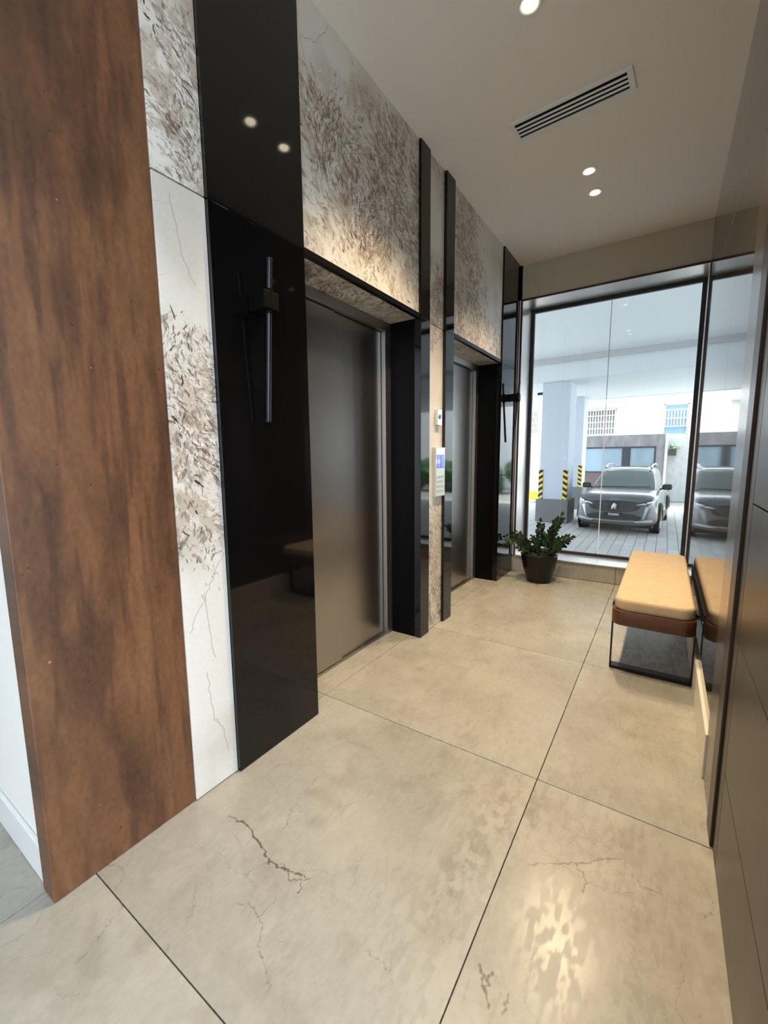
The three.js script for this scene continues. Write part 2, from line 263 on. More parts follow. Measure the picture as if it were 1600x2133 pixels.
// ---------------------------------------------------------------- lifts
function lift(z0, z1, seam, label) {
  const e = thing('elevator', label, 'elevator', [0, 0, 0]);
  const fw = 0.072;
  part('door_frame', [box(-1.43, XD + 0.02, 0.001, 2.215, z0, z0 + fw, 0.003), box(-1.43, XD + 0.02, 2.215, HL, z0, z1, 0.003), box(-1.43, XD + 0.02, 0.001, 2.215, z1 - 0.03, z1, 0.003)], M.steelFrame, e, 'plain steel surround');
  part('door_panel', box(XD - 0.03, XD - 0.015, 0.012, 2.21, z0 + fw + 0.006, seam + 0.05, 0.003), M.steel, e);
  part('door_panel', box(XD - 0.012, XD, 0.012, 2.21, seam, z1 - 0.035, 0.003), M.steel, e);
  part('door_sill', [box(-1.43, XD + 0.012, 0.0005, 0.008, z0 + fw, z1 - 0.03, 0.001), box(XD + 0.003, XD + 0.009, 0.007, 0.011, z0 + fw, z1 - 0.03, 0.001)], M.steelFrame, e);
  return e;
}
lift(-0.956, 0.158, -0.367, 'nearer lift with brushed steel sliding doors, beside the wide black granite panel');
lift(-2.663, -1.478, -2.02, 'farther lift with brushed steel sliding doors, close to the window and plant');

// ---------------------------------------------------------------- wall lamps on the granite
function sconce(z, label) {
  const s = thing('wall_sconce', label, 'wall lamp', [XB, 1.9, z], 0, 'slim tube lamps on the black granite');
  const met = mat([0.02, 0.022, 0.025], 0.22, 0.3);
  part('mount_block', box(0.001, 0.095, 0.028, 0.1, -0.04, 0.04, 0.006, 2), M.matte, s);
  const b = V(0.045, -0.4, 0), t = V(0.09, 0.215, 0);
  part('tube', bar(b, t, 0.011, 20), met, s, 'slim glossy dark metal tube');
  const d = t.clone().sub(b).normalize();
  part('end_cap', bar(b.clone().addScaledVector(d, -0.008), b, 0.0125, 20), M.black, s); part('end_cap', bar(t, t.clone().addScaledVector(d, 0.008), 0.0125, 20), M.black, s);
  part('clamp', bar(V(0.0744, 0.018, 0), V(0.081, 0.11, 0), 0.016, 20), M.matte, s);
}
sconce(0.452, 'slim dark tube lamp on the wide black granite panel nearest the rust board');
sconce(-2.975, 'slim dark tube lamp on the black granite panel next to the window');

// ---------------------------------------------------------------- lift controls
{
  const c = thing('call_panel', 'steel lift call panel with a blue lit screen on the marble strip', 'control panel', [XS, 1.04, -1.247]);
  part('housing', box(0.0005, 0.028, 0, 0.372, -0.078, 0.078, 0.003, 2), mat([0.62, 0.62, 0.6], 0.3, 0.8), c);
  const scr = canvasOf(128, 96), x = scr.getContext('2d'); x.fillStyle = '#5c6fe8'; x.fillRect(0, 0, 128, 96); x.fillStyle = '#8f9dff'; x.fillRect(6, 6, 52, 84); x.fillRect(72, 6, 50, 84); x.fillStyle = '#2738a8'; x.fillRect(58, 8, 12, 80);
  const st = tex(scr), sm = mat([0.02, 0.02, 0.03], 0.2, 0, { emissiveMap: st, emissive: lin(1, 1, 1), emissiveIntensity: 0.8 });
  part('display_screen', uvFit(box(0.028, 0.0295, 0.215, 0.315, -0.062, 0.062, 0.001), 'x', -0.062, 0.062, 0.215, 0.315), sm, c, 'blue lit screen');
  const kb = mat([0.5, 0.55, 0.53], 0.3, 0.6);
  for (let r = 0; r < 4; r++) for (let q = 0; q < 3; q++) { const b = cyl(0.011, 0.011, 0.005, 14); b.rotateZ(Math.PI / 2); b.translate(0.03, 0.045 + r * 0.036, (q - 1) * 0.036); part('button', b, kb, c); }
  const pl = new THREE.PointLight(lin(0.35, 0.42, 1), 0.008); pl.position.set(0.045, 0.265, 0); pl.castShadow = true; pl.name = 'display_glow'; c.add(pl);
  const k = thing('key_switch', 'small square steel key switch plate above the call panel', 'switch', [XS, 1.575, -1.235]);
  part('plate', box(0.0005, 0.026, 0, 0.118, -0.036, 0.036, 0.003, 2), mat([0.68, 0.68, 0.66], 0.22, 0.9), k);
  const l = cyl(0.018, 0.018, 0.005, 20); l.rotateZ(Math.PI / 2); l.translate(0.028, 0.062, 0); part('lens', l, mat([0.03, 0.03, 0.03], 0.15), k, 'dark round lens');
}

// ---------------------------------------------------------------- right wall: bronze mirror, strip, dark jamb, grooved bronze panels
{
  const w = struct('wall_right', 'wall of polished dark brown panels and grooved bronze panels');
  part('backing_wall', box(0.605, 0.9, -0.3, H, ZW, 1.2, 0), M.dark, w);
  part('entrance_surround', [box(0.585, 0.9, 3.1, H, 1.2, 5.5, 0), box(0.585, 0.9, -0.3, 3.1, 5.1, 5.5, 0), box(0.605, 0.9, -0.3, 0, 1.2, 5.1, 0)], M.whitePaint, w, 'white surround of the wide entrance opening behind the viewer');
  const mz = [-3.19, -1.07, -0.377];
  for (let i = 0; i < 2; i++) { part('polished_panel', box(XR, 0.6, 0.2, 2.62, mz[i] + 0.001, mz[i + 1] - 0.001, 0.0008), M.polished, w); part('polished_panel', box(XR, 0.6, 2.622, H, mz[i] + 0.001, mz[i + 1] - 0.001, 0.0008), M.polished, w); }
  part('bronze_strip', box(0.578, 0.604, 0.001, H, -0.375, -0.122, 0.002), M.bronzeStrip, w, 'satin bronze upright');
  part('door_jamb', box(0.572, 0.604, 0.001, H, -0.122, -0.004, 0.006, 2), M.darkBronze, w, 'dark brown jamb');
  part('bronze_panel', box(0.581, 0.604, 0.001, H, 0, 0.084, 0.0015), M.bronze, w);
  const ys = [0.001, 0.345, 0.775, 1.198, 1.63, 2.06, 2.49, 2.92, H];
  for (let j = 0; j < ys.length - 1; j++) { part('bronze_panel', box(0.581, 0.604, ys[j] + 0.002, ys[j + 1] - 0.002, 0.088, 1.2, 0.0015), M.bronze, w); }
  const b = struct('baseboard_right', 'pale stone skirting below the polished brown panels');
  const sm = mat([0.72, 0.68, 0.6], 0.4);
  part('skirting', box(0.571, 0.604, 0.001, 0.198, -3.19, -0.377, 0.003), sm, b);
}

// ---------------------------------------------------------------- window wall
{
  const w = struct('wall_far', 'painted wall band above the tall window and tiled kerb below it');
  part('plaster', box(-1.13, 0.9, 3.019, H, -3.62, ZW, 0), mat([0.5, 0.46, 0.38], 0.9), w);
  const k = [-1.13, 0, 0.6], x0w = -1.055;
  part('kerb_core', box(-1.13, 0.9, -0.6, 0.183, -3.62, ZW - 0.012, 0), M.grout, w); part('wall_end', [box(-1.43, x0w, -0.6, H, -3.62, ZW, 0), box(0.596, 0.9, -0.6, H, -3.62, ZW, 0)], M.dark, w);
  for (let i = 0; i < 2; i++) { const g = box(k[i] + 0.002, k[i + 1] - 0.002, 0.003, 0.182, ZW - 0.012, ZW, 0.0015); part('tile', uvFit(g, 'z', k[i], k[i] + 1.2, -0.3, 0.9), floorStone[i], w); }
  const f = struct('window_1', 'tall window set back in a satin metal reveal, looking onto the covered car park');
  const x0 = -1.042, x1 = 0.583, y0 = 0.196, y1 = 3.006, zg = -3.56, zf = ZW + 0.004, t = 0.012;
  part('reveal_lining', box(x0 - t, x0, y0 - t, y1 + t, zg - 0.05, zf, 0.002), M.frame, f); part('reveal_lining', box(x1, x1 + t, y0 - t, y1 + t, zg - 0.05, zf, 0.002), M.frame, f);
  part('window_head', box(x0, x1, y1, y1 + t, zg - 0.05, zf, 0.002), M.frame, f); part('window_sill', box(x0, x1, y0 - t, y0, zg - 0.05, zf + 0.01, 0.002), M.sill, f, 'bright satin metal sill');
  part('frame_edge', [box(x0 - 0.02, x0 - 0.001, y0 - 0.004, y1 + 0.02, ZW - 0.02, ZW + 0.014, 0.003), box(x0, x1, y1 + 0.001, y1 + 0.02, ZW - 0.02, ZW + 0.014, 0.003), box(x1 - 0.004, x1 + 0.012, y0, y1, ZW - 0.02, ZW + 0.012, 0.003)], M.frameEdge, f, 'dark brown outer edge of the frame');
  part('corner_trim', box(x0 - 0.034, x0 - 0.021, 0.19, 3.02, ZW, ZW + 0.012, 0.002), mat([0.8, 0.82, 0.82], 0.35, 0.5), f, 'pale metal corner strip');
  const w2 = 0.036, g0 = zg - 0.03, g1 = zg + 0.012;
  [[x0, x0 + w2, y0, y1], [x1 - w2, x1, y0, y1], [x0 + w2, x1 - w2, y1 - w2, y1], [x0 + w2, x1 - w2, y0, y0 + 0.03]].forEach((q, i) => part(['window_stile', 'window_stile', 'window_rail', 'window_rail'][i], box(...q, g0, g1, 0.004, 2), M.gasket, f, 'black glazing frame'));
  const a = x0 + w2, b = x1 - w2, c = y0 + 0.03, d = y1 - w2, xj = -0.218;
  for (const [p, q] of [[a - 0.01, xj - 0.004], [xj + 0.004, b + 0.01]]) part('pane', new THREE.PlaneGeometry(q - p, d - c + 0.02).translate((p + q) / 2, (c + d) / 2, zg), M.glass, f);
  part('sealant_joint', box(xj - 0.004, xj + 0.004, c, d, zg - 0.004, zg + 0.004, 0.001), M.seal, f, 'white silicone joint between the panes');
}

// ---------------------------------------------------------------- ceiling lamps and air grille
function downlight(x, z, label) {
  const d = thing('ceiling_downlight', label, 'downlight', [x, H, z], 0, 'warm downlights set into the ceiling');
  const ring = new THREE.LatheGeometry([[0.034, 0.022], [0.036, 0.0], [0.038, -0.006], [0.052, -0.007], [0.056, -0.002], [0.056, 0.001]].map(p => new THREE.Vector2(...p)), 36);
  part('trim_ring', ring, mat([0.8, 0.79, 0.76], 0.35, 0, { side: THREE.DoubleSide }), d);
  const bulb = new THREE.SphereGeometry(0.03, 24, 12, 0, Math.PI * 2, Math.PI / 2, Math.PI / 2); bulb.scale(1, 0.5, 1); bulb.translate(0, 0.0005, 0);
  part('bulb', bulb, mat([0.9, 0.85, 0.7], 0.4, 0, { emissive: lin(1, 0.86, 0.58), emissiveIntensity: 10 }), d, 'glowing warm lamp');
  const s = new THREE.SpotLight(LAMP.color, LAMP.cd, 0, LAMP.angle, LAMP.penumbra, 2); s.position.set(0, -0.03, 0); s.target.position.set(0, -3, 0); s.castShadow = true; s.shadow.radius = 2; s.shadow.mapSize.set(1024, 1024); s.name = 'downlight_beam'; d.add(s, s.target);
}
downlight(-0.28, -0.252, 'warm ceiling downlight, first of the pair before the nearer lift');
downlight(-0.285, -0.52, 'warm ceiling downlight at the top edge of the photo, before the nearer lift');
downlight(-0.233, -1.92, 'warm ceiling downlight with a bright ring, between the air grille and its twin');
downlight(-0.231, -2.222, 'warm ceiling downlight closest to the window');
{
  const v = thing('ceiling_vent', 'white slotted air grille in the ceiling', 'air vent', [-0.245, H, -1.234], -0.055);
  const wm = mat([0.74, 0.75, 0.75], 0.45), L = 0.335, W = 0.092;
  part('frame', [box(-L, L, -0.012, 0, -W, -W + 0.026, 0.002), box(-L, L, -0.012, 0, W - 0.026, W, 0.002), box(-L, -L + 0.03, -0.012, 0, -W + 0.026, W - 0.026, 0.002), box(L - 0.03, L, -0.012, 0, -W + 0.026, W - 0.026, 0.002)], wm, v);
  part('duct', box(-L + 0.028, L - 0.028, -0.0045, 0.0, -W + 0.024, W - 0.024, 0), mat([0.003, 0.003, 0.003], 1), v, 'black opening behind the slats');
  for (let k = -1; k <= 1; k++) part('slat', box(-L + 0.03, L - 0.03, -0.0115, -0.0085, k * 0.034 - 0.0085, k * 0.034 + 0.0085, 0.001), wm, v);
}

// ---------------------------------------------------------------- bench
{
  const b = thing('bench', 'low waiting bench with tan cushion, wooden apron and dark metal loop legs', 'bench', [0.3575, 0, -1.9]);
  const hw = 0.2, z0 = 0.755, z1 = -0.76;       // local z: front edge is +z
  const rrect = (w, d, r) => { const s = new THREE.Shape(); s.moveTo(-w + r, -d); s.lineTo(w - r, -d); s.absarc(w - r, -d + r, r, -Math.PI / 2, 0); s.lineTo(w, d - r); s.absarc(w - r, d - r, r, 0, Math.PI / 2); s.lineTo(-w + r, d); s.absarc(-w + r, d - r, r, Math.PI / 2, Math.PI); s.lineTo(-w, -d + r); s.absarc(-w + r, -d + r, r, Math.PI, 1.5 * Math.PI); return s; };
  const ext = (s, y0, h, bev) => { const g = new THREE.ExtrudeGeometry(s, { depth: h - 2 * bev, bevelEnabled: bev > 0, bevelSize: bev, bevelThickness: bev, bevelSegments: 5, curveSegments: 10 }); g.rotateX(-Math.PI / 2); g.translate(0, y0 + bev, 0); return g; };
  const wn = makeNoise(81), wc = canvasOf(512, 256); paint(wc, (i, j) => { const f = wn.fbm(i * 0.012, j * 0.16, 4), g = wn(i * 0.1, j * 0.9); const k = mix([66, 38, 21], [98, 60, 34], f); return [k[0] + g * 12, k[1] + g * 8, k[2] + g * 5]; });
  const wood = mat([1, 1, 1], 0.4); wood.map = tex(wc, true, [2, 4]);
  part('apron', uvBox(toCreasedNormals(ext(rrect(hw + 0.006, 0.79, 0.06), 0.33, 0.088, 0.003), 0.6)), wood, b, 'wooden rail with rounded corners');
  const cs = canvasOf(512, 512), cn = makeNoise(88), bc = canvasOf(512, 512);
  paint(cs, (i, j) => { const f = (cn(i * 0.9, j * 0.12) - 0.5) * 16 + (cn(i * 0.12, j * 0.9) - 0.5) * 22 + (cn.fbm(i * 0.01, j * 0.02, 3) - 0.5) * 18; return [206 + f, 184 + f, 154 + f * 0.9]; });
  paint(bc, (i, j) => { const v = 128 + (cn(i * 0.9, j * 0.12) - 0.5) * 90 + (cn(i * 0.1, j * 0.8) - 0.5) * 110; return [v, v, v]; });
  const fab = phys([0.92, 0.9, 0.88], 0.85, 0, { sheen: 0.3, bumpScale: 0.0012 }); fab.map = tex(cs, true, [3, 3]); fab.bumpMap = tex(bc, false, [3, 3]);
  const cg = ext(rrect(hw - 0.022, 0.765, 0.05), 0.414, 0.074, 0.022), cp = cg.attributes.position;
  for (let i = 0; i < cp.count; i++) if (cp.getY(i) > 0.47) cp.setY(i, cp.getY(i) + 0.002 * Math.sin(cp.getZ(i) * 19));
  cg.computeVertexNormals();
  part('cushion', uvBox(toCreasedNormals(cg, 0.9)), fab, b, 'tan woven cushion');
  const lm = mat([0.02, 0.02, 0.022], 0.3, 0.6);
  for (const z of [0.655, -0.655]) {
    const leg = part('leg_frame', [box(-hw - 0.0145, -hw - 0.0065, 0.0, 0.436, z - 0.025, z + 0.025, 0.002), box(hw + 0.0065, hw + 0.0125, 0.0, 0.436, z - 0.025, z + 0.025, 0.002), box(-hw - 0.0065, hw + 0.0065, 0.0, 0.022, z - 0.03, z + 0.03, 0.002)], lm, b, 'dark flat bar loop leg');
    for (const s of [-1, 1]) { const c = bar(V(s * (hw + 0.008), 0.385, z), V(s * (hw + 0.0165), 0.385, z), 0.008, 12); part('bolt', c, M.chrome, leg); }
  }
}

// ---------------------------------------------------------------- potted plant
{
  const p = thing('potted_plant', 'glossy leaved plant in a round black pot by the window', 'plant', [-0.705, 0, -2.92]);
  const prof = [[0, 0], [0.105, 0], [0.118, 0.008], [0.142, 0.08], [0.166, 0.17], [0.182, 0.25], [0.187, 0.288], [0.19, 0.292], [0.19, 0.302], [0.185, 0.305], [0.176, 0.302], [0.172, 0.285], [0.165, 0.24]].map(q => new THREE.Vector2(...q));
  const pot = new THREE.LatheGeometry(prof, 48);
  part('pot', pot, phys([0.012, 0.0105, 0.01], 0.25, 0, { ior: 1.33, side: THREE.DoubleSide }), p, 'round tapered glossy black pot');
  const soil = cyl(0.168, 0.16, 0.02, 32); soil.translate(0, 0.26, 0); part('soil', soil, mat([0.025, 0.018, 0.012], 1), p);
  const leafGeo = (() => { const g = new THREE.BufferGeometry(), P = [], I = []; const N = 6; for (let i = 0; i <= N; i++) { const t = i / N, w = 0.30 * Math.sin(Math.PI * Math.pow(t, 0.85)) ** 0.8, y = 0.10 * Math.sin(t * 2.6) - 0.05 * t; P.push(t, y, 0, t, y + w * 0.22, w, t, y + w * 0.22, -w); } for (let i = 0; i < N; i++) { const a = i * 3, b = a + 3; I.push(a, a + 1, b, b, a + 1, b + 1, a, b, a + 2, a + 2, b, b + 2); } g.setAttribute('position', new THREE.Float32BufferAttribute(P, 3)); g.setIndex(I); g.computeVertexNormals(); g.setAttribute('uv', new THREE.Float32BufferAttribute(P.flatMap((v, i) => i % 3 === 1 ? [] : [v]), 2)); return g; })();
  const lms = [[0.015, 0.036, 0.014], [0.022, 0.048, 0.018], [0.01, 0.024, 0.01], [0.04, 0.075, 0.028]].map(c => phys(c, 0.3, 0, { side: THREE.DoubleSide }));
  const stemMat = mat([0.05, 0.08, 0.03], 0.5); seed = 4242;
  // stems: base, bend, tip (local), leaf length, pairs
  const S = [
    [[0.02, 0.27, 0.02], [0.11, 0.5, 0.0], [0.2, 0.72, -0.02], 0.088, 9, 1],
    [[0.05, 0.27, 0.03], [0.18, 0.48, 0.06], [0.315, 0.52, 0.08], 0.08, 8, 0],
    [[-0.01, 0.27, -0.03], [0.0, 0.48, -0.05], [-0.01, 0.63, -0.05], 0.085, 7, 2],
    [[-0.05, 0.27, 0.02], [-0.17, 0.5, 0.05], [-0.31, 0.48, 0.06], 0.08, 8, 0],
    [[-0.03, 0.27, 0.05], [-0.12, 0.42, 0.1], [-0.2, 0.53, 0.14], 0.08, 7, 1],
    [[0.06, 0.27, 0.06], [0.14, 0.36, 0.12], [0.19, 0.4, 0.17], 0.07, 4, 2],
    [[0.0, 0.27, 0.06], [0.0, 0.42, 0.1], [-0.04, 0.5, 0.16], 0.075, 6, 0],
    [[-0.06, 0.27, -0.03], [-0.18, 0.42, -0.08], [-0.3, 0.42, -0.12], 0.075, 6, 2],
    [[0.05, 0.27, -0.02], [0.1, 0.44, -0.06], [0.12, 0.56, -0.12], 0.075, 6, 1],
    [[-0.03, 0.27, 0.08], [-0.09, 0.36, 0.15], [-0.16, 0.38, 0.2], 0.07, 5, 1],
    [[-0.07, 0.27, 0.05], [-0.22, 0.54, 0.1], [-0.33, 0.40, 0.13], 0.08, 7, 2],
    [[0.03, 0.27, -0.05], [0.06, 0.46, -0.02], [0.13, 0.6, 0.06], 0.085, 7, 0],
    [[0.07, 0.27, 0.0], [0.2, 0.42, 0.0], [0.26, 0.44, 0.03], 0.07, 5, 2],
    [[0.01, 0.27, 0.09], [0.03, 0.36, 0.16], [0.07, 0.36, 0.22], 0.065, 4, 1],
  ];
  for (const [a, b, c, L, n, mi] of S) {
    const cv = new THREE.QuadraticBezierCurve3(V(...a), V(...b), V(...c));
    const st = part('stem', new THREE.TubeGeometry(cv, 10, 0.005, 6, false), stemMat, p);
    for (let k = 0; k < n * 2 + 1; k++) {
      const t = k === n * 2 ? 1 : 0.28 + 0.7 * Math.floor(k / 2) / n + rr(-0.02, 0.02), P = cv.getPoint(Math.min(t, 1)), T = cv.getTangent(Math.min(t, 1)).normalize();
      let side = new THREE.Vector3().crossVectors(T, V(0, 0, 1)).normalize(); if (side.lengthSq() < 0.5) side = V(1, 0, 0); if (k % 2) side.negate();
      side.applyAxisAngle(T, rr(-0.7, 0.7));
      const dir = k === n * 2 ? T.clone() : T.clone().multiplyScalar(rr(0.6, 0.95)).add(side).normalize();
      const nrm = new THREE.Vector3().crossVectors(dir, side.clone().cross(T)).normalize(), zz = new THREE.Vector3().crossVectors(dir, nrm).normalize();
      const up = zz.y < 0 ? zz.negate() : zz, z2 = new THREE.Vector3().crossVectors(dir, up);
      const m = new THREE.Mesh(leafGeo, lms[(mi + (rnd() < 0.3 ? 1 : 0)) % 4]); m.name = 'leaf'; m.castShadow = m.receiveShadow = true;
      m.quaternion.setFromRotationMatrix(new THREE.Matrix4().makeBasis(dir, up, z2)); m.position.copy(P); m.scale.setScalar(L * rr(0.8, 1.1) * (1 - 0.3 * t * t)); st.add(m);
    }
  }
}

// ================================================================ outside
{
  const g = struct('ground', 'outdoor paving of grey concrete pavers under and beyond the building');
  const bed = mat([0.12, 0.12, 0.115], 0.95);
  part('paving_bed', box(-60, 60, GY - 0.3, GY - 0.014, -70, 40, 0), mat([0.34, 0.34, 0.33], 0.95), g);
  part('paver_bed', box(-9, 9, GY - 0.0139, GY - 0.012, -16.6, -3.63, 0), bed, g);
  const pw = 0.2, pl = 0.5, geo = box(-pw / 2 + 0.004, pw / 2 - 0.004, -0.012, 0, -pl / 2 + 0.004, pl / 2 - 0.004, 0.003);
  const pm = [0, 1, 2, 3].map(i => { const m = mat([0.9 + i * 0.03, 0.9 + i * 0.03, 0.9 + i * 0.03], 0.8); m.map = tex(speckle([196 - i * 7, 196 - i * 7, 193 - i * 6], 26, 70 + i), true, [2, 2]); return m; });
  seed = 99; const rest = [];
  for (let i = -36; i <= 36; i++) for (let j = 0; j < 26; j++) {
    const x = i * pw, z = -3.9 - (j + (i & 1) * 0.0) * pl;
    if (x > -2.1 && x < 1.9 && z < -6.6 && z > -13.2) { const m = new THREE.Mesh(geo, pm[Math.floor(rnd() * 4)]); m.name = 'paver'; m.position.set(x, GY + rr(-0.0015, 0), z); m.castShadow = m.receiveShadow = true; g.add(m); } else rest.push([x, z]);
  }
  const im = new THREE.InstancedMesh(geo, pm[1], rest.length), mm = new THREE.Matrix4(); rest.forEach(([x, z], k) => im.setMatrixAt(k, mm.makeTranslation(x, GY - 0.001, z)));
  im.name = 'paver_field'; im.userData.kind = 'stuff'; im.castShadow = im.receiveShadow = true; g.add(im);
}
{
  const s = struct('roof_slab', 'pale painted concrete soffit and beams over the car park');
  const wp = mat([0.7, 0.77, 0.81], 0.85);
  part('slab_soffit', box(-9, 9, 4.0, 4.5, -11.0, -3.2, 0), wp, s);
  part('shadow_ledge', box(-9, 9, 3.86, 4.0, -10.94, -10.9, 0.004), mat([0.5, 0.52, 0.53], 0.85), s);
  part('deep_beam', box(-9, 9, 3.4, 4.5, -16, -11.0, 0.01), wp, s);
  part('edge_fascia', box(-9, 9, 3.38, 4.6, -16.2, -16.0, 0.01), wp, s);
  const o = struct('wall_outside', 'outer wall of the lobby facing the car park'); part('plaster', [box(-9, -1.43, GY, 4.0, -3.62, -3.2, 0), box(0.9, 9, GY, 4.0, -3.62, -3.2, 0), box(-1.43, 0.9, H + 0.01, 4.0, -3.62, -3.31, 0)], mat([0.75, 0.77, 0.78], 0.85), o);
  const d = thing('ceiling_sensor', 'small white round sensor on the car park soffit', 'sensor', [-0.37, 4.0, -6.73]);
  const dg = new THREE.LatheGeometry([[0, -0.035], [0.03, -0.032], [0.05, -0.015], [0.055, 0]].map(q => new THREE.Vector2(...q)), 24); part('cover', dg, mat([0.95, 0.95, 0.95], 0.4, 0, { side: THREE.DoubleSide }), d); part('lens', new THREE.SphereGeometry(0.014, 12, 8).translate(0, -0.034, 0), M.black, d);
}
// columns with plinths and striped corner guards
const stripes = (() => { const c = canvasOf(64, 512), x = c.getContext('2d'); x.fillStyle = '#17181c'; x.fillRect(0, 0, 64, 512); x.fillStyle = '#f2d24a'; for (let k = -1; k < 6; k++) { x.beginPath(); const y = k * 102 + 30; x.moveTo(0, y); x.lineTo(64, y + 46); x.lineTo(64, y + 96); x.lineTo(0, y + 50); x.fill(); } return tex(c); })();
function column(x0, x1, z0, z1, top, py, label) {
  const c = struct('column', label), cm = mat([0.56, 0.62, 0.7], 0.85), pm = mat([0.2, 0.21, 0.21], 0.85);
  part('shaft', box(x0, x1, py, top, z0, z1, 0.012, 2), cm, c); part('plinth', box(x0 - 0.07, x1 + 0.07, GY, py, z0 - 0.07, z1 + 0.07, 0.015, 2), pm, c, 'dark grey plinth');
}
column(-2.72, -1.965, -12.2, -11.25, 3.4, 0.07, 'square blue grey column nearest the window');
column(-2.95, -2.17, -15.9, -15.0, 3.4, 0.19, 'second square column behind the first');
function guard(x, z, sx, y0, y1, label) {
  const g = thing('corner_guard', label, 'corner guard', [x, y0, z], 0, 'striped guards on the column corners');
  const h = y1 - y0, m = mat([1, 1, 1], 0.5); m.map = stripes; const t = 0.018, w = 0.1;
  part('front_flange', uvFit(box(sx > 0 ? -w : -t, sx > 0 ? t : w, 0, h, 0.001, t, 0.004), 'z', sx > 0 ? -w : w, sx > 0 ? t : -t, 0, h), m, g);
  part('side_flange', uvFit(box(sx > 0 ? 0.001 : -t, sx > 0 ? t : -0.001, 0, h, -w, 0, 0.004), 'x', 0, w, 0, h), m, g);
}
guard(-1.965, -11.25, 1, 0.075, 0.93, 'yellow and black striped guard on the near column corner beside the car');
guard(-2.72, -11.25, -1, 0.075, 0.93, 'yellow and black striped guard on the near column corner by the yellow bucket');
guard(-2.17, -15.0, 1, 0.195, 0.98, 'yellow and black striped guard on the second column behind');
{
  const c = thing('security_camera', 'small black camera on the side of the near column', 'camera', [-2.72, 3.17, -11.6]);
  part('bracket', box(-0.06, -0.0005, -0.02, 0.02, -0.03, 0.03, 0.004), M.black, c); const b = cyl(0.035, 0.04, 0.16, 16); b.rotateZ(Math.PI / 2); b.translate(-0.13, -0.01, 0); part('camera_body', b, M.black, c); const l = cyl(0.04, 0.04, 0.012, 16); l.rotateZ(Math.PI / 2); l.translate(-0.215, -0.01, 0); part('lens_hood', l, M.dark, c);
  const m = thing('mop_bucket', 'yellow bucket with mop handles standing behind the near column', 'bucket', [-4.22, GY, -16.5]);
  const bk = new THREE.LatheGeometry([[0, 0.1], [0.15, 0.1], [0.2, 0.42], [0.215, 0.43], [0.2, 0.44], [0.145, 0.13]].map(q => new THREE.Vector2(...q)), 28); part('bucket', bk, mat('#f3c21a', 0.4, 0, { side: THREE.DoubleSide }), m);
  const ws = []; for (const [a, b] of [[-0.1, -0.1], [0.1, -0.1], [-0.1, 0.1], [0.1, 0.1]]) { const w = cyl(0.045, 0.045, 0.03, 14); w.rotateZ(Math.PI / 2); w.translate(a, 0.045, b); ws.push(w); } part('wheels', ws, mat([0.7, 0.7, 0.7], 0.5), m); const dk = cyl(0.17, 0.17, 0.03, 24); dk.translate(0, 0.095, 0); part('base', dk, mat([0.75, 0.75, 0.73], 0.5), m);
  for (const [a, b] of [[0.02, 0.12], [-0.05, 0.03]]) part('mop_handle', bar(V(a, 0.14, 0), V(b, 1.55, -0.12), 0.014, 8), mat([0.6, 0.56, 0.5], 0.5), m);
}
